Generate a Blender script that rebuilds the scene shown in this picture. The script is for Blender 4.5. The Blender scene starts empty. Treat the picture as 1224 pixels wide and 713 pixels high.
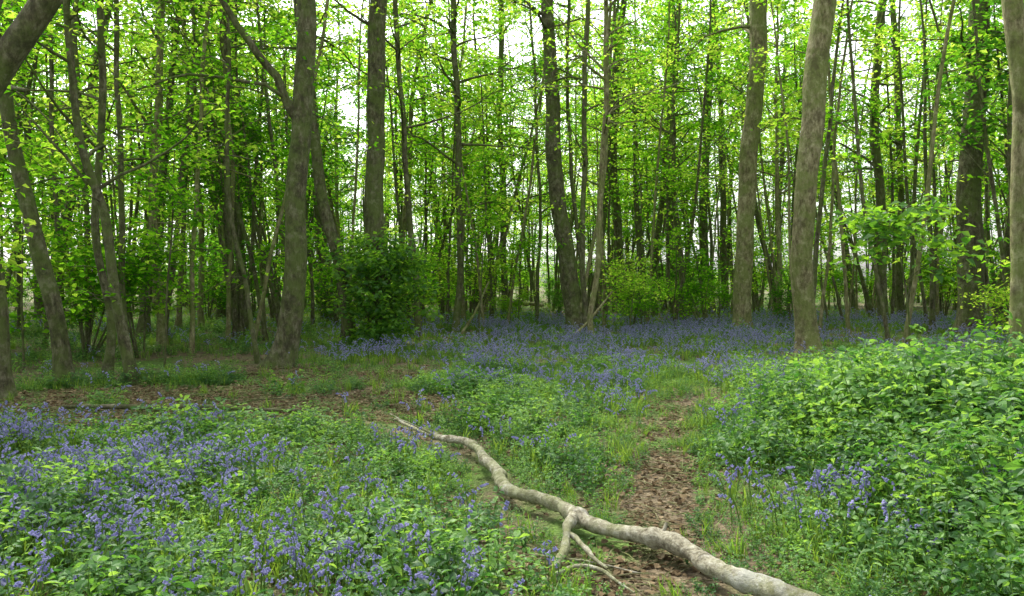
import bpy, math, numpy as np
from mathutils import Vector
R = np.random.default_rng(7)
scene = bpy.context.scene
TAU = 2*math.pi

# ------------------------------------------------------------------ terrain
def H(x, y):
    x = np.asarray(x, float); y = np.asarray(y, float)
    d = np.sqrt(x*x+y*y)
    far = np.clip((d-12)/30, 0, 1)
    return (0.025*np.sin(1.1*x+1.3)*np.sin(0.9*y+.4) + 0.012*np.sin(2.7*x+.3*y)*np.sin(2.3*y)
            + 0.12*far*np.sin(.19*x+2)*np.sin(.16*y+1))
def vnoise(x, y, s=1.0, seed=0):
    r = np.random.default_rng(seed+100); v = 0
    for i in range(6):
        a = r.uniform(0, TAU); f = s*r.uniform(.6, 1.9); p = r.uniform(0, TAU)
        v = v + np.sin((np.cos(a)*x+np.sin(a)*y)*f+p)
    return v/6*1.6

# ------------------------------------------------------------------ materials
def mat(name):
    m = bpy.data.materials.new(name); m.use_nodes = True
    nt = m.node_tree; nt.nodes.clear()
    out = nt.nodes.new('ShaderNodeOutputMaterial')
    return m, nt, out
def ramp(nt, fac, stops):
    n = nt.nodes.new('ShaderNodeValToRGB'); e = n.color_ramp.elements
    while len(e) < len(stops): e.new(0.5)
    for k, (p, c) in zip(e, stops): k.position = p; k.color = (*c, 1)
    nt.links.new(fac, n.inputs[0]); return n.outputs[0]
def leaf_mat(name, stops, tstops, tw=0.5, gloss=0.0, patch=None):
    m, nt, out = mat(name)
    g = nt.nodes.new('ShaderNodeNewGeometry')
    fac = g.outputs['Random Per Island']
    if patch:      # neighbouring plants share a tone: shift the leaf tone by position
        q = nt.nodes.new('ShaderNodeTexNoise'); q.inputs['Scale'].default_value = patch; q.inputs['Detail'].default_value = 1
        nt.links.new(g.outputs['Position'], q.inputs['Vector'])
        mr = nt.nodes.new('ShaderNodeMapRange'); mr.inputs['From Min'].default_value = .36; mr.inputs['From Max'].default_value = .64
        mr.inputs['To Min'].default_value = -.42; mr.inputs['To Max'].default_value = .42
        nt.links.new(q.outputs[0], mr.inputs['Value'])
        ad = nt.nodes.new('ShaderNodeMath'); ad.operation = 'ADD'; ad.use_clamp = True
        nt.links.new(fac, ad.inputs[0]); nt.links.new(mr.outputs[0], ad.inputs[1]); fac = ad.outputs[0]
    c1 = ramp(nt, fac, stops)
    c2 = ramp(nt, fac, tstops)
    p = nt.nodes.new('ShaderNodeBsdfDiffuse')
    t = nt.nodes.new('ShaderNodeBsdfTranslucent')
    mx = nt.nodes.new('ShaderNodeMixShader'); mx.inputs[0].default_value = tw
    nt.links.new(c1, p.inputs['Color']); nt.links.new(c2, t.inputs['Color'])
    nt.links.new(p.outputs[0], mx.inputs[1]); nt.links.new(t.outputs[0], mx.inputs[2])
    res = mx.outputs[0]
    if gloss:
        gl = nt.nodes.new('ShaderNodeBsdfGlossy'); gl.inputs['Roughness'].default_value = .5
        m2 = nt.nodes.new('ShaderNodeMixShader'); m2.inputs[0].default_value = gloss
        nt.links.new(res, m2.inputs[1]); nt.links.new(gl.outputs[0], m2.inputs[2]); res = m2.outputs[0]
    nt.links.new(res, out.inputs[0])
    return m
M_canopy = leaf_mat('canopy_leaf', [(0,(.04,.14,.012)),(.5,(.08,.23,.02)),(1,(.14,.32,.03))],
                    [(0,(.14,.44,.012)),(.5,(.38,.80,.025)),(1,(.76,.96,.11))], .58, 0, .45)
M_canopyd = leaf_mat('canopy_leaf_dark', [(0,(.02,.075,.012)),(.5,(.04,.13,.018)),(1,(.08,.2,.025))],
                    [(0,(.06,.24,.015)),(.5,(.14,.42,.02)),(1,(.3,.62,.04))], .5)
M_plant = leaf_mat('plant_leaf', [(0,(.026,.085,.022)),(.5,(.065,.17,.038)),(1,(.135,.27,.055))],
                   [(0,(.08,.25,.03)),(.5,(.22,.46,.05)),(1,(.42,.68,.08))], .43, .03, 1.6)
M_grass = leaf_mat('grass_blade', [(0,(.06,.14,.02)),(1,(.15,.26,.035))],
                   [(0,(.18,.38,.03)),(1,(.42,.60,.06))], .40, .02)
M_ivy = leaf_mat('ivy_leaf', [(0,(.022,.075,.014)),(.6,(.06,.17,.024)),(1,(.12,.27,.03))],
                 [(0,(.10,.32,.02)),(1,(.44,.76,.04))], .48, .03)
M_bell = leaf_mat('bluebell_petal', [(0,(.20,.20,.42)),(.6,(.29,.285,.53)),(1,(.42,.405,.64))],
                  [(0,(.24,.24,.5)),(1,(.44,.43,.70))], .4)
M_dead = leaf_mat('dead_leaf', [(0,(.055,.038,.022)),(.4,(.11,.08,.047)),(.8,(.19,.145,.087)),(1,(.30,.24,.15))],
                  [(0,(.1,.06,.02)),(1,(.25,.17,.08))], .1)

def bark(name, dark, mid, light, moss, mossamt, scale=6, bump=.5, zs=.4, lichen=.35):
    m, nt, out = mat(name); L = nt.links
    tc = nt.nodes.new('ShaderNodeTexCoord')
    mp = nt.nodes.new('ShaderNodeMapping'); mp.inputs['Scale'].default_value = (1, 1, zs)
    L.new(tc.outputs['Object'], mp.inputs[0])
    n = nt.nodes.new('ShaderNodeTexNoise'); n.inputs['Scale'].default_value = scale*2.5
    n.inputs['Detail'].default_value = 8; n.inputs['Roughness'].default_value = .75
    L.new(mp.outputs[0], n.inputs[0])
    c = ramp(nt, n.outputs[0], [(.36, dark), (.5, mid), (.64, light)])
    def blotch(sc, lo, hi, amt, prev, col):
        q = nt.nodes.new('ShaderNodeTexNoise'); q.inputs['Scale'].default_value = sc
        q.inputs['Detail'].default_value = 8; q.inputs['Roughness'].default_value = .72
        L.new(tc.outputs['Object'], q.inputs[0])
        f = ramp(nt, q.outputs[0], [(lo, (0,0,0)), (hi, (amt,)*3)])
        mx = nt.nodes.new('ShaderNodeMix'); mx.data_type = 'RGBA'
        L.new(f, mx.inputs[0]); L.new(prev, mx.inputs[6]); mx.inputs[7].default_value = (*col, 1)
        return mx.outputs[2]
    c = blotch(1.9, .42, .56, mossamt, c, moss)
    c = blotch(4.3, .54, .62, lichen, c, tuple(min(.5, 1.35*v+.03) for v in light))
    c = blotch(3.1, .52, .64, .65, c, dark)
    p = nt.nodes.new('ShaderNodeBsdfPrincipled'); p.inputs['Roughness'].default_value = .85
    p.inputs['Specular IOR Level'].default_value = .2
    L.new(c, p.inputs['Base Color'])
    b = nt.nodes.new('ShaderNodeBump'); b.inputs['Strength'].default_value = bump
    b.inputs['Distance'].default_value = .04
    L.new(n.outputs[0], b.inputs['Height']); L.new(b.outputs[0], p.inputs['Normal'])
    L.new(p.outputs[0], out.inputs[0]); return m
M_bark = bark('bark_dark', (.032,.03,.017), (.095,.088,.05), (.20,.19,.125), (.095,.135,.03), .75, 6, .9)
M_bark2 = bark('bark_tan', (.07,.06,.03), (.20,.18,.095), (.35,.33,.20), (.145,.19,.045), .7, 6, .9)
M_log = bark('weathered_wood', (.11,.095,.06), (.36,.335,.25), (.60,.58,.48), (.19,.225,.08), .6, 7, 1.0, 1, .5)
M_stem, nt, out = mat('green_stem')
p = nt.nodes.new('ShaderNodeBsdfDiffuse'); p.inputs['Color'].default_value = (.09,.16,.035,1)
nt.links.new(p.outputs[0], out.inputs[0])

# ground
M_ground, nt, out = mat('woodland_soil'); L = nt.links
tc = nt.nodes.new('ShaderNodeTexCoord')
vo = nt.nodes.new('ShaderNodeTexVoronoi'); vo.inputs['Scale'].default_value = 30
nz = nt.nodes.new('ShaderNodeTexNoise'); nz.inputs['Scale'].default_value = 9; nz.inputs['Detail'].default_value = 8
big = nt.nodes.new('ShaderNodeTexNoise'); big.inputs['Scale'].default_value = .6; big.inputs['Detail'].default_value = 6
for n in (vo, nz, big): L.new(tc.outputs['Object'], n.inputs[0])
sep = nt.nodes.new('ShaderNodeSeparateColor'); L.new(vo.outputs['Color'], sep.inputs[0])
ca = ramp(nt, sep.outputs[0], [(0,(.06,.042,.026)),(.5,(.14,.11,.068)),(1,(.25,.20,.13))])
cb = ramp(nt, nz.outputs[0], [(.35,(.06,.044,.028)),(.65,(.18,.145,.092))])
m1 = nt.nodes.new('ShaderNodeMix'); m1.data_type = 'RGBA'; m1.inputs[0].default_value = .5
L.new(ca, m1.inputs[6]); L.new(cb, m1.inputs[7])
cg = ramp(nt, nz.outputs[0], [(.3,(.04,.09,.015)),(.7,(.11,.20,.035))])
fg = ramp(nt, big.outputs[0], [(.46,(0,0,0)),(.56,(.85,.85,.85))])
m2 = nt.nodes.new('ShaderNodeMix'); m2.data_type = 'RGBA'
L.new(fg, m2.inputs[0]); L.new(m1.outputs[2], m2.inputs[6]); L.new(cg, m2.inputs[7])
p = nt.nodes.new('ShaderNodeBsdfPrincipled'); p.inputs['Roughness'].default_value = .9
p.inputs['Specular IOR Level'].default_value = .15
L.new(m2.outputs[2], p.inputs['Base Color'])
b = nt.nodes.new('ShaderNodeBump'); b.inputs['Strength'].default_value = .8; b.inputs['Distance'].default_value = .03
L.new(vo.outputs['Distance'], b.inputs['Height']); L.new(b.outputs[0], p.inputs['Normal'])
L.new(p.outputs[0], out.inputs[0])

# ------------------------------------------------------------------ mesh helpers
def build(name, parts, mats, link=True, smooth=False):
    Vs, loops, sizes, mi = [], [], [], []; off = 0
    for V, F, k in parts:
        if len(F) == 0: continue
        Vs.append(V); loops.append((F+off).ravel()); sizes.append(np.full(len(F), F.shape[1]))
        mi.append(np.full(len(F), k)); off += len(V)
    V = np.concatenate(Vs); lp = np.concatenate(loops); sz = np.concatenate(sizes); mi = np.concatenate(mi)
    me = bpy.data.meshes.new(name)
    me.vertices.add(len(V)); me.vertices.foreach_set('co', V.astype(np.float32).ravel())
    me.loops.add(len(lp)); me.loops.foreach_set('vertex_index', lp.astype(np.int32))
    me.polygons.add(len(sz))
    me.polygons.foreach_set('loop_start', (np.cumsum(sz)-sz).astype(np.int32))
    me.polygons.foreach_set('loop_total', sz.astype(np.int32))
    me.polygons.foreach_set('material_index', mi.astype(np.int32))
    for m in mats: me.materials.append(m)
    me.update(calc_edges=True)
    me.polygons.foreach_set('use_smooth', (mi == 0) if smooth else np.zeros(len(sz), bool))
    o = bpy.data.objects.new(name, me)
    if link: scene.collection.objects.link(o)
    return o

def smooth_path(pts, rad, step):
    pts = np.array(pts, float); rad = np.array(rad, float)
    P = np.vstack([2*pts[0]-pts[1], pts, 2*pts[-1]-pts[-2]])
    out, ro = [], []
    for i in range(len(pts)-1):
        p0, p1, p2, p3 = P[i:i+4]; n = max(2, int(np.linalg.norm(p2-p1)/step))
        t = (np.arange(n)/n)[:, None]
        out.append(.5*((2*p1)+(-p0+p2)*t+(2*p0-5*p1+4*p2-p3)*t*t+(-p0+3*p1-3*p2+p3)*t**3))
        ro.append(rad[i]+(rad[i+1]-rad[i])*t[:, 0])
    return np.vstack(out+[pts[-1:]]), np.concatenate(ro+[rad[-1:]])

def tube(path, rad, n=8, rough=0.0, rng=R):
    k = len(path); T = np.gradient(path, axis=0); T /= np.linalg.norm(T, axis=1)[:, None]+1e-9
    ref = np.array([0, 0, 1.]) if abs(T[:, 2]).mean() < .7 else np.array([1., 0, 0])
    A = np.cross(T, ref); A /= np.linalg.norm(A, axis=1)[:, None]+1e-9; B = np.cross(T, A)
    th = np.arange(n)/n*TAU
    rr = rad[:, None]*np.ones((1, n))
    if rough:
        ph = rng.uniform(0, TAU, 4); s = np.arange(k)[:, None]
        rr = rr*(1+rough*(np.sin(2*th+ph[0]+.15*s)+.7*np.sin(3*th+ph[1]-.1*s)+.5*np.sin(.5*s+ph[2]))
                 + rough*.5*rng.standard_normal((k, n)))
    V = path[:, None, :]+rr[..., None]*(np.cos(th)[None, :, None]*A[:, None, :]+np.sin(th)[None, :, None]*B[:, None, :])
    i = np.arange(k-1)[:, None]; j = np.arange(n)[None, :]; j2 = (j+1) % n
    F = np.stack(np.broadcast_arrays(i*n+j, i*n+j2, (i+1)*n+j2, (i+1)*n+j), -1).reshape(-1, 4)
    return V.reshape(-1, 3), F

T_S = (np.array([(0,0,0),(.42,.5,.14),(1,0,-.1),(.42,-.5,.14)], float), np.array([(0,2,1),(0,3,2)]))
T_F = (np.array([(0,0,0),(.18,.36,.05),(.45,.5,.10),(.78,.3,.03),(1,0,-.16),(.78,-.3,.03),(.45,-.5,.10),(.18,-.36,.05),(.48,0,0)], float),
       np.array([(0,8,2,1),(8,4,3,2),(0,7,6,8),(8,6,5,4)]))
def leaves(P, D, N, Ls, Ws, tpl=T_S):
    D = D/(np.linalg.norm(D, axis=1)[:, None]+1e-9)
    S = np.cross(N, D); S /= np.linalg.norm(S, axis=1)[:, None]+1e-9
    N = np.cross(D, S); tv, tf = tpl
    V = (P[:, None]+tv[None, :, 0:1]*(Ls[:, None]*D)[:, None]+tv[None, :, 1:2]*(Ws[:, None]*S)[:, None]
         + tv[None, :, 2:3]*(Ls[:, None]*N)[:, None])
    F = (tf[None]+(np.arange(len(P))*len(tv))[:, None, None]).reshape(-1, tf.shape[1])
    return V.reshape(-1, 3), F

def leaf_cloud(P, size, rng, flat=.5, tpl=T_S, droop=.25):
    n = len(P); a = rng.uniform(0, TAU, n)
    D = np.stack([np.cos(a), np.sin(a), rng.normal(-droop, .3, n)], 1)
    N = rng.normal(0, flat, (n, 3)); N[:, 2] += 1
    Ls = size*rng.uniform(.65, 1.25, n)
    return leaves(P, D, N, Ls, Ls*rng.uniform(.6, .8, n), tpl)

def branch_path(p0, az, el, length, rng, n=6, curve=.0):
    pts = [np.array(p0, float)]; s = length/n
    for i in range(n):
        az += rng.normal(0, .22); el += rng.normal(0, .12)+curve/n
        pts.append(pts[-1]+s*np.array([math.cos(az)*math.cos(el), math.sin(az)*math.cos(el), math.sin(el)]))
    return np.array(pts)

def foliage_on(path, rad, rng, lsize, leafn, parts, pts_out, ntw, sub=True):
    L = np.linalg.norm(path[-1]-path[0])
    for _ in range(ntw):
        t = rng.uniform(.25, 1.0); i = min(int(t*(len(path)-1)), len(path)-2)
        p0 = path[i]+(path[i+1]-path[i])*rng.uniform()
        d = path[i+1]-path[i]; az = math.atan2(d[1], d[0])+rng.normal(0, .9)
        tw = branch_path(p0, az, rng.normal(.05, .25), rng.uniform(.3, .55)*min(L, 2.6)+.25, rng, 4, -.2)
        if sub: parts.append((*tube(tw, np.linspace(max(rad*.35, .007), .004, 5), 3), 0))
        u = rng.uniform(.1, 1.05, leafn)*4; k = np.clip(u.astype(int), 0, 3); f = (u-k)[:, None]
        base = tw[k]*(1-f)+tw[k+1]*f
        off = rng.normal(0, 1, (leafn, 3))*np.array([.17, .17, .07])
        pts_out.append(base+off)

def make_tree(trunk, rad, rng, lo, nl, lsize=.11, leafn=16, ntw=4, sides=9, rough=.035, limb=(1.4, 3.6), step=.35,
              extra=(), epi=0, flare=True):
    path, rr = smooth_path(trunk, rad, step)
    w = rng.uniform(0, TAU, 4); z = path[:, 2]
    path[:, 0] += .03*np.sin(z*1.3+w[0])+.012*np.sin(z*3.1+w[1]); path[:, 1] += .04*np.sin(z*1.1+w[2])
    if flare: rr = rr*(1+.8*np.exp(-np.clip(z-path[0, 2]-.05, 0, 9)/.22))
    V, F = tube(path, rr, sides, rough, rng)
    if flare and sides > 12:   # root buttresses
        cen = np.repeat(path, sides, 0); dv = V-cen; zz = V[:, 2]-path[0, 2]
        an = np.arctan2(dv[:, 1], dv[:, 0]); ph = rng.uniform(0, TAU)
        V = cen+dv*(1+(.32*np.exp(-zz/.28)*(np.sin(3*an+ph)+.6*np.sin(5*an+2*ph)))[:, None])
    parts = [(V, F, 0)]; LP = []
    ztop = path[-1, 2]
    for i in range(nl):
        t = rng.uniform()**.85; zz = lo+(ztop-lo)*t; k = int(np.searchsorted(z, zz)); k = min(k, len(path)-2)
        ll = rng.uniform(*limb)*(1-.55*t); az = rng.uniform(0, TAU)
        bp = branch_path(path[k], az, rng.uniform(.05, .8), ll, rng, 6, rng.uniform(-.5, .1))
        r0 = min(rr[k]*.5, .012+.014*ll)
        parts.append((*tube(bp, np.linspace(r0, .006, 7), 5), 0))
        foliage_on(bp, r0, rng, lsize, leafn, parts, LP, ntw)
    for e in range(epi):
        zz = rng.uniform(.8, lo+.8); k = min(int(np.searchsorted(z, zz)), len(path)-2)
        bp = branch_path(path[k], rng.uniform(0, TAU), rng.uniform(.1, .8), rng.uniform(.4, 1.3), rng, 5, -.3)
        parts.append((*tube(bp, np.linspace(.012, .004, 6), 4), 0))
        foliage_on(bp, .01, rng, lsize, max(6, leafn//2), parts, LP, 2)
    for pts, r0, r1, nt_ in extra:
        bp, br = smooth_path(pts, np.linspace(r0, r1, len(pts)), .25)
        bp[1:-1] += rng.normal(0, .015, bp[1:-1].shape)
        parts.append((*tube(bp, br, 7, .03, rng), 0))
        if nt_: foliage_on(bp, r1, rng, lsize, leafn, parts, LP, nt_)
    if LP: parts.append((*leaf_cloud(np.vstack(LP), lsize, rng), 1))
    return parts

# ------------------------------------------------------------------ sheet of ground
u = np.linspace(-1, 1, 321); c = 30*u+370*u**7*1.3
X, Y = np.meshgrid(c, c+8); Z = H(X, Y)
n = len(u); i = np.arange(n-1)[:, None]; j = np.arange(n-1)[None]
F = np.stack(np.broadcast_arrays(i*n+j, i*n+j+1, (i+1)*n+j+1, (i+1)*n+j), -1).reshape(-1, 4)
build('ground', [(np.stack([X, Y, Z], -1).reshape(-1, 3), F, 0)], [M_ground], smooth=True)

# ------------------------------------------------------------------ individual trees (x,z profile at a distance)
def htree(name, d, prof, r0, r1, top, lo=5.0, nl=16, m=M_bark, seed=0, extra=(), epi=0, leafn=18, ntw=4):
    rng = np.random.default_rng(seed+500); r0 *= .83; r1 *= .83
    x0 = prof[0][0]; g = float(H(x0, d))
    pts = [(x0, d, g-.12)]+[(x, d+rng.normal(0, .04), z) for x, z in prof[1:]]
    a, b_ = pts[-2], pts[-1]; k = (top-b_[2])
    sl = (b_[0]-a[0])/(b_[2]-a[2])
    pts.append((b_[0]+sl*k*.5, d+rng.normal(0, .3), b_[2]+k*.5)); pts.append((b_[0]+sl*k*.7+rng.normal(0, .3), d+rng.normal(0, .5), top))
    hs = np.array([q[2] for q in pts]); zl = prof[-1][1]
    rad = np.where(hs <= zl, r0+(r1-r0)*np.clip(hs/zl, 0, 1), r1+(.02-r1)*np.clip((hs-zl)/(top-zl), 0, 1))
    big_ = r0 > .15
    parts = make_tree(pts, rad, rng, lo, nl, extra=extra, epi=epi, leafn=leafn, ntw=ntw, sides=22 if big_ else 10,
                      step=.11 if big_ else .2, rough=.028 if big_ else .04)
    return build(name, parts, [m, M_canopy], smooth=True)
T = 'woodland_tree'
htree(T, 11.4, [(-6.88,0),(-7.1,1.5),(-7.42,3.0),(-7.7,4.5)], .15, .12, 11, 4, 12, seed=1, epi=2)
htree(T, 10.0, [(-6.85,0),(-6.95,1.6),(-7.2,3.2),(-7.6,6)], .14, .10, 10, 5, 8, seed=2)
htree(T, 7.0, [(-6.2,0),(-5.9,1.6),(-5.2,2.85),(-4.7,3.7),(-4.2,4.5)], .2, .13, 9, 6, 8, seed=3,
      extra=[([(-4.85,7,3.45),(-4.9,7,4.1),(-4.75,7.1,4.8),(-4.8,7.2,5.6)], .09, .06, 0)])
htree(T, 11.6, [(-5.81,0),(-6.05,.75),(-6.2,1.53),(-6.42,2.6),(-6.66,3.75),(-6.85,5.95)], .10, .06, 9, 2.8, 16, seed=4, epi=4)
htree(T, 12.4, [(-6.77,0),(-6.7,1.0),(-6.9,2.6),(-6.85,4),(-6.7,6.3)], .085, .06, 10, 3.0, 16, seed=5, epi=4)
htree(T, 15, [(-7.8,0),(-7.85,3),(-7.9,7)], .075, .06, 10, 3.2, 18, seed=6, epi=4)
htree(T, 16, [(-6.9,0),(-6.8,3),(-6.5,7)], .06, .05, 11, 4, 14, M_bark2, seed=33, epi=2)
htree(T, 17, [(-9.8,0),(-9.7,3),(-9.9,7)], .08, .06, 11, 4, 14, seed=34, epi=3)
htree(T, 19, [(-7.3,0),(-7.1,4),(-7.4,9)], .07, .05, 12, 4, 14, M_bark2, seed=35, epi=3)
htree(T, 17.5, [(-6.1,0),(-5.6,2.5),(-4.9,5),(-4.3,8)], .06, .045, 11, 5, 12, M_bark2, seed=38, epi=1)
htree(T, 20, [(-6.6,0),(-7.2,3),(-8.0,6),(-8.5,9)], .07, .05, 12, 5, 12, seed=39, epi=1)
htree(T, 18, [(-8.5,0),(-8.6,4),(-8.4,8)], .13, .10, 13, 3.5, 18, M_bark2, 7, epi=4)
htree(T, 14.2, [(-4.83,0),(-5.1,1.4),(-5.35,3.2),(-5.4,6)], .055, .04, 8.5, 3.5, 12, seed=8, epi=2)
htree(T, 13.6, [(-4.28,0),(-4.0,1.37),(-3.88,3.66),(-3.73,6.7)], .25, .20, 15, 7.4, 14, seed=9,
      extra=[([(-3.9,13.6,4.5),(-4.25,13.5,5.25),(-4.7,13.4,5.9),(-5.22,13.3,6.7),(-5.6,13.2,7.6)], .08, .05, 2),
             ([(-3.9,13.6,4.75),(-4.4,13.3,5.05),(-5.0,13.1,5.1),(-5.6,13.0,5.15),(-6.4,12.8,4.85)], .04, .015, 6)])
htree(T, 18.5, [(-3.37,0),(-3.37,2.3),(-3.4,5.0),(-3.25,8.6)], .30, .25, 17, 7.5, 16, seed=10)
htree(T, 18.3, [(-4.0,0),(-4.2,1.8),(-4.55,3.3),(-4.9,5.4),(-5.2,8.5)], .2, .12, 14, 6, 16, seed=11, epi=1)
htree(T, 23, [(-1.73,0),(-1.6,3),(-1.7,7),(-1.8,11)], .13, .10, 15, 4.5, 34, seed=12, epi=3)
htree(T, 31, [(-.35,0),(-.35,4),(-.5,9),(-.4,13)], .17, .13, 18, 4, 48, seed=13, epi=4)
htree(T, 36, [(-.9,0),(-1.1,4),(-1.4,8)], .16, .12, 18, 4, 48, seed=14, epi=4)
htree(T, 20, [(-2.5,0),(-2.7,3),(-3.0,7),(-3.1,10)], .10, .08, 14, 4.5, 26, seed=15, epi=2)
htree(T, 22.6, [(2.03,0),(1.75,1.6),(1.35,4.5),(1.15,8),(1.1,10.2)], .34, .22, 17, 6.5, 30, seed=16, epi=1)
htree(T, 18.5, [(2.08,0),(1.92,.6),(2.15,2.3),(2.25,4.5),(2.35,8.5)], .09, .07, 12, 5, 18, M_bark2, seed=17)
htree(T, 21, [(2.05,0),(2.0,4),(2.1,9.5)], .10, .08, 14, 4.5, 26, seed=18, epi=2)
htree(T, 22.8, [(2.3,0),(2.1,2.5),(1.75,5.5),(1.7,10)], .08, .06, 14, 6, 16, seed=36, epi=1)
htree(T, 22.4, [(1.85,0),(2.2,1.5),(2.75,4.5),(2.9,10)], .07, .05, 14, 6, 16, M_bark2, seed=37, epi=1)
htree(T, 24, [(3.0,0),(2.9,4),(3.2,9)], .07, .06, 15, 3.5, 30, M_bark2, seed=30, epi=4)
htree(T, 27, [(.9,0),(1.0,4),(.8,9)], .08, .06, 16, 3.5, 34, seed=31, epi=4)
htree(T, 25, [(-.2,0),(.3,3),(.9,7),(1.2,11)], .06, .05, 14, 6, 14, M_bark2, seed=40, epi=1)
htree(T, 30, [(4.6,0),(4.3,3),(4.1,7),(4.4,12)], .21, .15, 17, 4.5, 38, seed=19, epi=4)
htree(T, 26, [(5.6,0),(5.4,4),(5.7,9)], .08, .06, 15, 3.5, 30, seed=32, epi=4)
htree(T, 38, [(8.5,0),(8.0,6),(8.0,14)], .4, .3, 19, 6, 38, seed=20, epi=4)
htree(T, 37, [(9.7,0),(9.5,5),(9.9,14)], .26, .2, 19, 5, 38, seed=21, epi=4)
htree(T, 21.9, [(6.8,0),(6.8,2.5),(6.95,5),(7.2,9.8)], .31, .29, 17, 8, 18, M_bark2, 22)
htree(T, 15.8, [(6.3,0),(6.2,1.5),(6.2,4),(6.6,7.5)], .26, .28, 17, 8, 14, M_bark2, 23)
htree(T, 30, [(10.9,0),(10.4,2),(9.8,4.5),(9.6,9)], .13, .1, 14, 4, 30, seed=24, epi=4)
htree(T, 26, [(13.0,0),(12.8,4),(12.6,8),(12.9,12)], .2, .16, 16, 4.5, 30, seed=25, epi=5)
htree(T, 28, [(14.6,0),(14.5,6),(14.2,12)], .16, .12, 16, 4.5, 30, seed=26, epi=5)
htree(T, 20.3, [(12.5,0),(12.45,3),(12.5,6),(12.7,9.2)], .40, .30, 17, 6, 22, seed=27, epi=10)
htree(T, 9.1, [(6.25,0),(6.24,2),(6.16,3.5),(6.0,5.2)], .15, .13, 12, 6, 10, M_bark2, 28)
htree(T, 25, [(-10.4,0),(-10.5,4),(-10.7,8)], .12, .1, 13, 4, 22, M_bark2, 29, epi=4)

# ------------------------------------------------------------------ prototypes for masses
def coll(name): return bpy.data.collections.new(name)
def proto(col, name, parts, mats, smooth=False):
    o = build(name, parts, mats, link=False, smooth=smooth); col.objects.link(o); return o
CT = coll('tree_forms')
for s in range(6):   # tall slender trees
    rng = np.random.default_rng(900+s); h = rng.uniform(14, 19); w = rng.normal(0, .5, 4); r0 = [.07,.09,.14,.11,.08,.19][s]
    tr = [(0,0,-.2),(w[0]*.5,w[1]*.5,h*.25),(w[0],w[1],h*.5),(w[0]+w[2],w[1]+w[3],h*.8),(w[0]+w[2],w[1]+w[3],h)]
    parts = make_tree(tr, [r0, r0*.85, r0*.65, r0*.35, .02], rng, 3.2+s*.35, 34, .165, 16, 5, 7, .03, (1.3, 3.6), .7, epi=3)
    proto(CT, 'tform_%02d' % s, parts, [M_bark if s % 3 else M_bark2, M_canopyd if s == 4 else M_canopy], True)
for s in range(3):   # coppiced stools
    rng = np.random.default_rng(950+s); parts = []
    for q in range(rng.integers(4, 7)):
        a = rng.uniform(0, TAU); h = rng.uniform(7, 12); l = rng.uniform(.6, 2.0); b0 = .25
        c0, s0 = math.cos(a), math.sin(a); r0 = rng.uniform(.04, .08)
        tr = [(b0*c0,b0*s0,-.1),(c0*(b0+l*.35),s0*(b0+l*.35),h*.3),(c0*(b0+l*.8),s0*(b0+l*.8),h*.65),(c0*(b0+l),s0*(b0+l),h)]
        parts += make_tree(tr, [r0, r0*.8, r0*.55, .012], rng, 2.6, 10, .15, 14, 4, 6, .02, (.9, 2.4), .7, epi=1)
    proto(CT, 'tform_%02d' % (6+s), parts, [M_bark, M_canopyd if s == 1 else M_canopy], True)
for s in range(3):   # thin poles
    rng = np.random.default_rng(970+s); h = rng.uniform(10, 14); w = rng.normal(0, .7, 4); r0 = [.05,.065,.055][s]
    tr = [(0,0,-.2),(w[0]*.6,w[1]*.6,h*.3),(w[0],w[1],h*.6),(w[0]+w[2],w[1]+w[3],h)]
    parts = make_tree(tr, [r0, r0*.85, r0*.65, .015], rng, 4.2, 12, .15, 13, 3, 6, .02, (.6, 1.8), .7, epi=2)
    proto(CT, 'tform_%02d' % (9+s), parts, [M_bark if s else M_bark2, M_canopy], True)
CS = coll('shrub_forms')
for s in range(4):
    rng = np.random.default_rng(980+s); parts = []
    for q in range(5):
        a = rng.uniform(0, TAU); h = rng.uniform(1.6, 3.6); l = rng.uniform(.3, 1.2); c0, s0 = math.cos(a), math.sin(a)
        tr = [(.05*c0,.05*s0,-.05),(c0*l*.4,s0*l*.4,h*.5),(c0*l,s0*l,h)]
        parts += make_tree(tr, [.022, .016, .006], rng, .5, 8, .125, 12, 3, 5, 0, (.5, 1.5), .4, flare=False)
    proto(CS, 'sform_%02d' % s, parts, [M_bark, M_canopyd if s == 2 else M_canopy], True)

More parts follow.
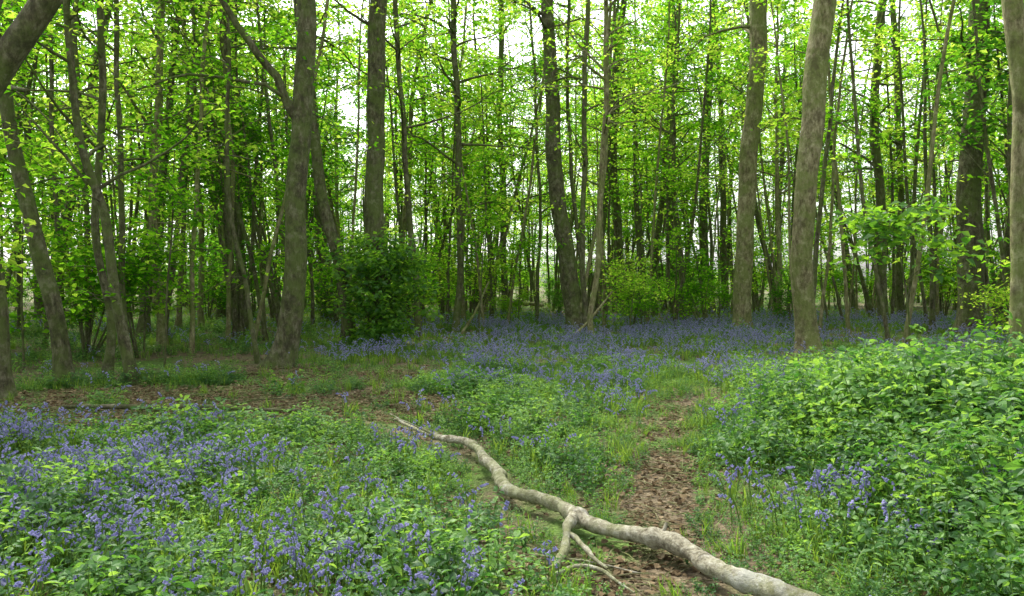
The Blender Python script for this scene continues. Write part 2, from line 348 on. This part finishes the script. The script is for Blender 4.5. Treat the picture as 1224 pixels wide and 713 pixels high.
def scatter(name, col, x, y, scl, idx=None, tilt=.06, rng=R, z=None):
    n = len(x); me = bpy.data.meshes.new(name)
    P = np.stack([x, y, H(x, y) if z is None else z], 1)
    me.vertices.add(n); me.vertices.foreach_set('co', P.astype(np.float32).ravel())
    rot = np.stack([rng.normal(0, tilt, n), rng.normal(0, tilt, n), rng.uniform(0, TAU, n)], 1)
    if idx is None: idx = rng.integers(0, len(col.objects), n)
    a = me.attributes.new('rot', 'FLOAT_VECTOR', 'POINT'); a.data.foreach_set('vector', rot.astype(np.float32).ravel())
    a = me.attributes.new('scl', 'FLOAT', 'POINT'); a.data.foreach_set('value', np.asarray(scl, np.float32))
    a = me.attributes.new('idx', 'INT', 'POINT'); a.data.foreach_set('value', np.asarray(idx, np.int32))
    o = bpy.data.objects.new(name, me); scene.collection.objects.link(o)
    g = bpy.data.node_groups.new(name+'_nodes', 'GeometryNodeTree')
    g.interface.new_socket('Geometry', in_out='INPUT', socket_type='NodeSocketGeometry')
    g.interface.new_socket('Geometry', in_out='OUTPUT', socket_type='NodeSocketGeometry')
    N = g.nodes; gi = N.new('NodeGroupInput'); go = N.new('NodeGroupOutput')
    ip = N.new('GeometryNodeInstanceOnPoints'); ci = N.new('GeometryNodeCollectionInfo')
    ci.inputs['Collection'].default_value = col
    ci.inputs['Separate Children'].default_value = True; ci.inputs['Reset Children'].default_value = True
    def attr(nm, t):
        q = N.new('GeometryNodeInputNamedAttribute'); q.data_type = t; q.inputs['Name'].default_value = nm; return q.outputs['Attribute']
    g.links.new(gi.outputs[0], ip.inputs['Points']); g.links.new(ci.outputs[0], ip.inputs['Instance'])
    ip.inputs['Pick Instance'].default_value = True
    g.links.new(attr('idx', 'INT'), ip.inputs['Instance Index'])
    er = N.new('FunctionNodeEulerToRotation'); g.links.new(attr('rot', 'FLOAT_VECTOR'), er.inputs[0])
    g.links.new(er.outputs[0], ip.inputs['Rotation']); g.links.new(attr('scl', 'FLOAT'), ip.inputs['Scale'])
    g.links.new(ip.outputs[0], go.inputs[0])
    md = o.modifiers.new('scatter', 'NODES'); md.node_group = g
    return o

def field(n, half, d0, d1, rng, pw=1.0):
    d = np.sqrt(rng.uniform(d0**2, d1**2, n)) if pw == 1 else d0+(d1-d0)*rng.uniform(0, 1, n)**pw
    a = rng.uniform(-half, half, n); return d*np.sin(a), d*np.cos(a)

# background trees
rng = np.random.default_rng(11)
x, y = field(430, math.radians(47), 20, 68, rng)
px_, py_ = [], []
for a, b_ in zip(x, y):
    if math.hypot(a, b_) < 26 and -4 < a < 12: continue
    if all((a-c)**2+(b_-e)**2 > 5.0 for c, e in zip(px_, py_)): px_.append(a); py_.append(b_)
xb, yb = field(60, math.pi, 14, 45, rng)
k = yb < 6; px_ = np.append(px_, xb[k]); py_ = np.append(py_, yb[k])
xp, yp = field(260, math.radians(42), 18.5, 48, rng)
k = ~((np.hypot(xp, yp) < 22) & (xp > -2) & (xp < 6)); xp, yp = xp[k], yp[k]
ii = np.append(rng.integers(0, 9, len(px_)), rng.integers(9, 12, len(xp)))
px_ = np.append(px_, xp); py_ = np.append(py_, yp)
scatter('background_trees', CT, px_, py_, rng.uniform(.8, 1.15, len(px_)), idx=ii, tilt=.07, rng=rng)
x, y = field(190, math.radians(46), 30, 75, rng)
x2, y2 = field(50, math.radians(60), 9, 22, rng); k = (x2 < -7.5) | (x2 > 11.5)
x3, y3 = field(20, math.radians(38), 22, 34, rng)
x = np.concatenate([x, x2[k], x3]); y = np.concatenate([y, y2[k], y3])
scatter('understorey_shrubs', CS, x, y, rng.uniform(.5, 1.2, len(x)), tilt=.1, rng=rng)

# shrub at foot of twin trunks
rng = np.random.default_rng(31); parts = []; LP = []
for q in range(100):
    a = rng.uniform(0, TAU); rr_ = rng.uniform(.2, 1)**.5; z0 = rng.uniform(.15, 2.6)
    wr = (.95+.25*math.sin(3*a+1))*math.sqrt(max(.12, 1-((z0-1.1)/1.8)**2))
    p1 = np.array([-3.15+wr*rr_*math.cos(a), 17.9+wr*rr_*math.sin(a), z0])
    p0 = np.array([-3.2, 18.0, max(0, z0-.9)])
    bp, br = smooth_path([p0, (p0+p1)/2+[0, 0, -.1], p1], [.012, .01, .004], .3)
    parts.append((*tube(bp, br, 4), 0)); LP.append(p1+rng.normal(0, 1, (38, 3))*np.array([.17, .17, .09]))
for q in range(34):
    a = rng.uniform(0, TAU); p0 = np.array([-3.15, 17.9, rng.uniform(.6, 2.0)])
    bp = branch_path(p0, a, rng.uniform(.3, 1.2), rng.uniform(1.1, 1.6), rng, 6, -.4)
    parts.append((*tube(bp, np.linspace(.01, .003, 7), 4), 0)); LP.append(np.repeat(bp[3:], 8, 0)+rng.normal(0, .08, (32, 3)))
parts.append((*leaf_cloud(np.vstack(LP), .14, rng, .6), 1))
build('ivy_shrub', parts, [M_bark, M_ivy], smooth=True)

# saplings
def sapling(name, x, d, h, seed, ls=.13, lo=.8, nl=14, m=M_canopy, lean=.2):
    rng = np.random.default_rng(seed); g = float(H(x, d))
    tr = [(x, d, g-.05), (x+lean*.4, d, h*.5), (x+lean, d+.1, h)]
    parts = make_tree(tr, [.02, .015, .005], rng, lo, nl, ls, 13, 3, 6, 0, (.4, 1.1), .2, flare=False)
    build(name, parts, [M_bark, m], smooth=True)
sapling('sycamore_sapling', 6.2, 11.5, 2.7, 41, .16, 1.3, 14, m=M_ivy, lean=-.3)
sapling('hazel_sapling', -7.3, 9.4, 3.6, 42, .12, 1.2, 20)
sapling('hazel_sapling', -6.3, 13.5, 4.2, 43, .12, 1.5, 20)
sapling('hazel_sapling', -8.6, 13.0, 4.0, 44, .12, .6, 24)
sapling('hazel_sapling', 9.6, 13.4, 2.6, 45, .12, .5, 16)
sapling('hazel_sapling', 3.2, 20.5, 1.6, 46, .10, .3, 8)
sapling('hazel_sapling', -9.8, 16, 4.5, 47, .12, .6, 26)
sapling('hazel_sapling', 8.9, 22.5, 3.4, 48, .12, .6, 20)
sapling('hazel_sapling', .2, 25, 3.0, 49, .12, .5, 18)
sapling('hazel_sapling', -5.6, 19, 5.0, 50, .13, 1.6, 26)
sapling('hazel_sapling', 5.2, 24, 5.2, 51, .13, 1.5, 26)
sapling('hazel_sapling', -.9, 21, 5.4, 52, .13, 2.4, 22)

# ------------------------------------------------------------------ ground plant prototypes
CP = coll('plant_forms')
for s in range(10):
    tall = s >= 6
    rng = np.random.default_rng(1100+s); parts = []; P, D, N, Ls = [], [], [], []
    for q in range(9 if tall else 8):
        a = rng.uniform(0, TAU); r = .2*math.sqrt(rng.uniform()); p0 = np.array([r*math.cos(a), r*math.sin(a), -.02])
        h = rng.uniform(.30, .66) if tall else rng.uniform(.12, .36)
        tip = p0+np.array([rng.normal(0, .05)+.15*math.cos(a)*r/.2, rng.normal(0, .05)+.15*math.sin(a)*r/.2, h])
        pth = np.array([p0, (p0+tip)/2+[0, 0, .02], tip]); parts.append((*tube(pth, np.array([.0035, .003, .0015]), 3), 0))
        lv = rng.integers(5, 8) if tall else rng.integers(3, 5); rot = rng.uniform(0, TAU)
        for k in range(lv):
            t = .35+.65*k/(lv-1); c = p0+(tip-p0)*t+[0, 0, .02]
            for e in (0, 1) if k < lv-1 else (0, 1, 2, 3):
                b0 = rot+k*1.5+e*(math.pi if k < lv-1 else math.pi/2)+rng.normal(0, .3)
                dd = np.array([math.cos(b0), math.sin(b0), rng.normal(-.15 if k < lv-1 else .15, .35)])
                P.append(c+dd*.012); D.append(dd); N.append(rng.normal(0, .33, 3)+[0, 0, 1])
                Ls.append(rng.uniform(.06, .11)*(1-.35*t if k < lv-1 else .6))
    Ls = np.array(Ls)
    parts.append((*leaves(np.array(P), np.array(D), np.array(N), Ls, Ls*(.48 if s % 2 else .68), T_F), 1))
    proto(CP, 'pform_%02d' % s, parts, [M_stem, M_plant])
CG = coll('grass_forms')
def blades(rng, n, l0, l1, w, spread):
    Vs, Fs = [], []
    for q in range(n):
        a = rng.uniform(0, TAU); c, s_ = math.cos(a), math.sin(a); r = spread*rng.uniform(); L_ = rng.uniform(l0, l1); bend = rng.uniform(.2, .9)
        t = np.linspace(0, 1, 5); hor = L_*bend*t**2*.8; ver = L_*(t-.35*bend*t**2)
        b_ = rng.uniform(0, TAU); cen = np.stack([r*math.cos(b_)+hor*c, r*math.sin(b_)+hor*s_, ver-.01], 1)
        ww = w*np.array([.7, 1, .9, .6, .05])[:, None]; sd = np.array([[-s_, c, 0]])
        Vs.append(np.vstack([cen-sd*ww, cen+sd*ww])); i0 = np.arange(4)[:, None]
        Fs.append(np.hstack([i0, i0+1, i0+6, i0+5])+10*q)
    return np.vstack(Vs), np.vstack(Fs)
for s in range(3):
    rng = np.random.default_rng(1200+s); V, F = blades(rng, 22, .10, .27, .0028+.001*s, .09)
    proto(CG, 'gform_%02d' % s, [(V, F, 0)], [M_grass])
CB = coll('bluebell_forms')
def bell(p, d, L_, r, rng):
    d = d/np.linalg.norm(d); a = np.cross(d, [0, .3, 1.]); a /= np.linalg.norm(a); b_ = np.cross(d, a); th = np.arange(6)/6*TAU; Vs = []
    for t, rr_ in ((0, .35), (.35, .9), (.75, .85), (1, 1.5)):
        Vs.append(p+d*L_*t+r*rr_*(np.cos(th)[:, None]*a+np.sin(th)[:, None]*b_))
    i = np.arange(3)[:, None]; j = np.arange(6)[None]; j2 = (j+1) % 6
    return np.vstack(Vs), np.stack(np.broadcast_arrays(i*6+j, i*6+j2, (i+1)*6+j2, (i+1)*6+j), -1).reshape(-1, 4)
for s in range(4):
    rng = np.random.default_rng(1300+s); parts = []
    V, F = blades(rng, 9, .14, .27, .0055, .05); parts.append((V, F, 2))
    for q in range(3):
        a = rng.uniform(0, TAU); dv = np.array([math.cos(a), math.sin(a), 0]); p0 = np.array([rng.normal(0, .09), rng.normal(0, .09), 0])
        h = rng.uniform(.24, .38); pth = np.array([p0, p0+[0, 0, h*.6], p0+dv*.03+[0, 0, h*.88], p0+dv*.085+[0, 0, h*.95]])
        pth, pr = smooth_path(pth, [.0035, .003, .002, .001], .05); parts.append((*tube(pth, pr, 4), 0))
        nb = rng.integers(6, 11)
        for k in range(nb):
            f = (.5+.5*k/(nb-1))*(len(pth)-1); i0 = min(int(f), len(pth)-2); pp = pth[i0]+(pth[i0+1]-pth[i0])*(f-i0)
            bd = dv*rng.uniform(.2, .9)+rng.normal(0, .45, 3)*[1, 1, 0]+[0, 0, -.7]
            parts.append((*bell(pp+bd*.008, bd, rng.uniform(.015, .021), .0055, rng), 1))
    proto(CB, 'bform_%02d' % s, parts, [M_stem, M_bell, M_grass])
CD = coll('litter_forms')
for s in range(4):
    rng = np.random.default_rng(1400+s); n = 18
    P = np.stack([rng.normal(0, .12, n), rng.normal(0, .12, n), rng.uniform(.002, .018, n)], 1)
    parts = [(*leaf_cloud(P, .042, rng, .3, T_F, 0), 1)]
    for q in range(2):
        a = rng.uniform(0, TAU); l = rng.uniform(.08, .25); p0 = np.array([rng.normal(0, .08), rng.normal(0, .08), .012])
        d = np.array([math.cos(a), math.sin(a), 0])*l
        parts.append((*tube(np.array([p0-d/2, p0+[0, 0, .01], p0+d/2]), np.array([.003, .004, .002]), 4), 0))
    proto(CD, 'dform_%02d' % s, parts, [M_bark2, M_dead])

# ------------------------------------------------------------------ cover density masks
PATH = np.array([(.55,2.0),(.72,3.8),(1.10,5.4),(1.48,7.3),(2.0,9.2),(2.5,11.2)])
LOG = np.array([(-1.29,8.1),(-.73,7.03),(-.39,6.68),(-.143,5.8),(-.012,5.34),(.218,5.1),(.418,4.77),(.597,4.5),(.854,4.27),(.992,4.05),(1.138,3.78),(1.38,3.53),(1.64,3.26)])
def dline(Q, x, y):
    best = np.full(len(x), 1e9)
    for (a, b_), (c, d) in zip(Q[:-1], Q[1:]):
        t = np.clip(((x-a)*(c-a)+(y-b_)*(d-b_))/((c-a)**2+(d-b_)**2), 0, 1)
        best = np.minimum(best, np.hypot(x-a-t*(c-a), y-b_-t*(d-b_)))
    return best
BARE = [(-4.2,9.4,3.1,1.9,.95),(-1.4,8.7,1.3,1.0,.9),(.3,4.05,.5,.35,.88),(9.6,20,1.8,4,.85),(-1.7,21,1.4,2.5,.8),(3.6,33,2.5,4,.8),(-6,14.5,1.8,1.2,.85),(6,32,3,5,.8),(-2.6,12,1.6,1.0,.85),(6.4,15.0,1.1,1.6,.92),(-4.2,13.2,1,1,.85),(2,22,1.5,1.5,.8)]
def bare(x, y):
    dp = dline(PATH, x, y)+.11*vnoise(x, y, 5, 3)
    b_ = np.clip(1.05-(dp-.11)/.22, 0, .92)*np.clip((10.8-y)/3, 0, 1)
    for cx, cy, rx, ry, am in BARE:
        q = ((x-cx)/rx)**2+((y-cy)/ry)**2+.7*vnoise(x, y, 2.8, 4)
        b_ = np.maximum(b_, am*np.clip((1.25-q)/.6, 0, 1))
    return b_
def right(x, y):
    return np.clip((x-(1.45+.10*y))/1.2, 0, 1)*np.clip((12.5-y)/5, 0, 1)
def tallness(x, y):
    lg = np.clip(dline(LOG, x, y)/.7, .35, 1)*np.clip(dline(PATH, x, y)/.8, .45, 1)
    return (.58+.24*vnoise(x, y, 2.1, 5))*lg*(1-.45*bare(x, y))*(1-.25*np.clip((y-7.5)/3, 0, 1))

rng = np.random.default_rng(21)
def cover(n, d0, d1, half, thr):
    x, y = field(n, math.radians(half), d0, d1, rng)
    keep = rng.uniform(0, 1, n) < (1-bare(x, y))*np.clip(thr+.55*vnoise(x, y, 1.7, 8), .15, 1)
    keep &= (dline(LOG, x, y) > .11)
    return x[keep], y[keep]
xs, ys = zip(cover(9500, 2.0, 13, 46, .75), cover(8000, 13, 32, 43, .6), cover(4000, 32, 72, 43, .55))
x = np.concatenate(xs); y = np.concatenate(ys); n = len(x)
rg = right(x, y)*(1+.75*vnoise(x, y, 1.9, 12)); tallm = rng.uniform(0, 1, n) < rg*1.1
scl = np.where(tallm, np.clip(.5+.6*rg, .45, 1.35)*rng.uniform(.7, 1.2, n), np.clip(tallness(x, y)*rng.uniform(.6, 1.45, n), .25, 1.3))*(1+.013*y)
idx = np.where(tallm, rng.integers(6, 10, n), rng.integers(0, 6, n))
scatter('woodland_undergrowth', CP, x, y, scl, idx=idx, tilt=.22, rng=rng)
xs, ys = zip(cover(4500, 2, 13, 46, .5), cover(4500, 13, 45, 43, .55))
x = np.concatenate(xs); y = np.concatenate(ys)
scatter('grass', CG, x, y, rng.uniform(.5, 1.1, len(x))*np.clip(dline(LOG, x, y)/.4, .5, 1)*(1+.01*y), tilt=.15, rng=rng)

def bb(n, d0, d1, half):
    x, y = field(n, math.radians(half), d0, d1, rng)
    dens = np.zeros(n)+.06
    def blob(cx, cy, rx, ry, a):
        q = ((x-cx)/rx)**2+((y-cy)/ry)**2; return a*np.exp(-q)
    dens += blob(-3.0, 5.4, 1.9, 1.3, .95)+blob(-1.2, 4.2, 1.0, .9, .4)+blob(2.6, 4.6, 1.1, .9, .3)+blob(-4.8, 6.8, 1.6, .9, 1.2)+blob(4.3, 6.6, 1.6, 1.0, .35)
    dens += blob(1.6, 12.6, 2.6, 2.4, 1.0)+blob(-1.8, 14.5, 2.8, 1.9, 1.1)+blob(4, 18, 3.5, 4, 1.1)+blob(9, 18, 4, 3.5, .8)
    dens += blob(-.5, 22, 4, 4, .8)+blob(13, 22, 5, 6, .6)+blob(6, 25, 6, 6, .65)+blob(3.4, 9.5, 1.4, 2, .3)
    dens *= np.clip(.58+.85*vnoise(x, y, 1.6, 9), .07, 1.2)*(1-bare(x, y))
    k = (rng.uniform(0, 1, n) < dens) & (dline(LOG, x, y) > .25) & (dline(PATH, x, y) > .35); return x[k], y[k]
xs, ys = zip(bb(5000, 2.5, 11, 44), bb(12500, 11, 34, 40))
x = np.concatenate(xs); y = np.concatenate(ys)
scatter('bluebells', CB, x, y, rng.uniform(.78, 1.14, len(x))*(1+.010*y+.5*right(x, y)), tilt=.12, rng=rng)

x, y = field(9500, math.radians(46), 2, 14, rng); k = rng.uniform(0, 1, len(x)) < .13+.8*bare(x, y); x, y = x[k], y[k]
x2, y2 = field(5500, math.radians(43), 14, 40, rng); k = rng.uniform(0, 1, len(x2)) < .12+.8*bare(x2, y2)
scatter('leaf_litter', CD, np.append(x, x2[k]), np.append(y, y2[k]), rng.uniform(.7, 1.3, len(x)+k.sum()), tilt=.05, rng=rng)

# ------------------------------------------------------------------ fallen wood
def fallen(name, pts, rads, m=M_log, sides=16, extra=(), seed=0, kink=0.0):
    rng = np.random.default_rng(2000+seed)
    def mk(pts, rads, sd):
        P, r = smooth_path(pts, rads, .03)
        s = np.arange(len(P))*.03
        P[:, 2] += H(P[:, 0], P[:, 1])+kink*.6*np.sin(s*6.1)
        P[:, 0] += kink*(np.sin(s*7.3+1)+.6*np.sin(s*13+seed)+.3*np.sin(s*29))
        r = r*(1+.08*np.sin(s*9+seed)+.06*np.sin(s*23)+.05*rng.standard_normal(len(r)))
        for kn in rng.uniform(0, s[-1], int(s[-1]*2.2)): r = r*(1+.28*np.exp(-((s-kn)/.035)**2))
        V, F = tube(P, r, sd, .055, rng); n0 = len(V)
        V = np.vstack([V, P[:1], P[-1:]]); j = np.arange(sd); j2 = (j+1) % sd
        C = np.vstack([np.stack([j2, j, np.full(sd, n0)], 1), np.stack([n0-sd+j, n0-sd+j2, np.full(sd, n0+1)], 1)])
        return [(V, F, 0), (V.copy(), C, 0)]
    parts = mk(pts, rads, sides)
    for p_, r_ in extra: parts += mk(p_, r_, 8)
    return build(name, parts, [m], smooth=True)
fallen('fallen_branch', [(-1.29,8.1,.08),(-.73,7.03,.11),(-.39,6.68,.13),(-.143,5.8,.12),(-.012,5.34,.11),(.218,5.1,.11),(.418,4.77,.11),
        (.597,4.5,.11),(.854,4.27,.11),(.992,4.05,.11),(1.12,3.78,.11),(1.33,3.53,.10),(1.55,3.26,.08)],
       [.013,.030,.036,.042,.043,.041,.044,.047,.052,.053,.051,.051,.046],
       extra=[([(.36,4.9,.13),(.375,4.65,.13),(.335,4.4,.12),(.30,4.2,.10),(.22,3.95,.07)], [.026,.030,.026,.026,.02]),
              ([(.335,4.42,.11),(.40,4.2,.10),(.52,3.95,.07)], [.018,.014,.008]),
              ([(.2,3.9,.05),(.35,3.95,.08),(.5,3.9,.06),(.62,3.7,.04)], [.012,.012,.01,.006]),
              ([(.1,4.3,.03),(.25,4.15,.05),(.45,4.1,.05),(.7,4.0,.03)], [.008,.008,.007,.004]),
              ([(-.73,7.03,.11),(-.95,7.1,.2),(-1.2,7.3,.28)], [.012,.008,.004]),
              ([(.85,4.27,.13),(.88,4.3,.2)], [.014,.01])], kink=.012)
fallen('fallen_branch', [(-5.4,8.9,.05),(-4.5,8.8,.08),(-3.6,8.95,.08),(-2.9,8.8,.07),(-2.2,8.9,.04)], [.02,.032,.032,.025,.01], M_bark, 8,
       [([(-3.6,8.95,.05),(-3.2,9.2,.12),(-2.8,9.5,.1)], [.015,.01,.005])], 1)
fallen('fallen_branch', [(-3.0,7.35,.03),(-2.6,7.25,.04),(-2.2,7.3,.03)], [.012,.018,.01], M_bark, 7, seed=2)
fallen('fallen_branch', [(-.2,42,.2),(.6,40,.3),(1.6,38,.25)], [.1,.12,.08], M_bark2, 8, seed=3)
fallen('fallen_branch', [(1.4,18.6,.1),(1.9,18.9,.5),(2.6,19.3,1.3)], [.04,.035,.02], M_bark2, 7, seed=4)
fallen('fallen_branch', [(-1.5,22,.05),(-1.1,22.3,.7),(-.7,22.6,1.6)], [.04,.035,.02], M_bark2, 7, seed=5)

# ------------------------------------------------------------------ light, sky, camera
w = bpy.data.worlds.new('World'); scene.world = w; w.use_nodes = True; nt = w.node_tree
bg = nt.nodes['Background']; sky = nt.nodes.new('ShaderNodeTexSky'); sky.sky_type = 'NISHITA'; sky.sun_disc = False
EL, AZ = math.radians(54), math.radians(-28)
sky.sun_elevation = EL; sky.sun_rotation = AZ; sky.dust_density = 4; sky.air_density = 1
hs = nt.nodes.new('ShaderNodeHueSaturation'); hs.inputs['Saturation'].default_value = .15; hs.inputs['Value'].default_value = 3.1
nt.links.new(sky.outputs[0], hs.inputs['Color']); nt.links.new(hs.outputs[0], bg.inputs[0]); bg.inputs[1].default_value = .15
sd = bpy.data.lights.new('sun', 'SUN'); sd.energy = 5.0; sd.angle = math.radians(2.5); sd.color = (1, .94, .80)
so = bpy.data.objects.new('sun', sd); scene.collection.objects.link(so)
dirv = Vector((math.sin(AZ)*math.cos(EL), math.cos(AZ)*math.cos(EL), math.sin(EL)))
so.rotation_euler = (-dirv).to_track_quat('-Z', 'Y').to_euler(); so.location = (0, 0, 40)
cd = bpy.data.cameras.new('camera'); cd.sensor_width = 36; cd.lens = 36*890/1224; cd.clip_end = 2000; cd.clip_start = .05
co = bpy.data.objects.new('camera', cd); scene.collection.objects.link(co)
co.location = (0, 0, 1.6); co.rotation_euler = (math.radians(90-1.38), 0, 0); scene.camera = co
scene.view_settings.view_transform = 'Standard'
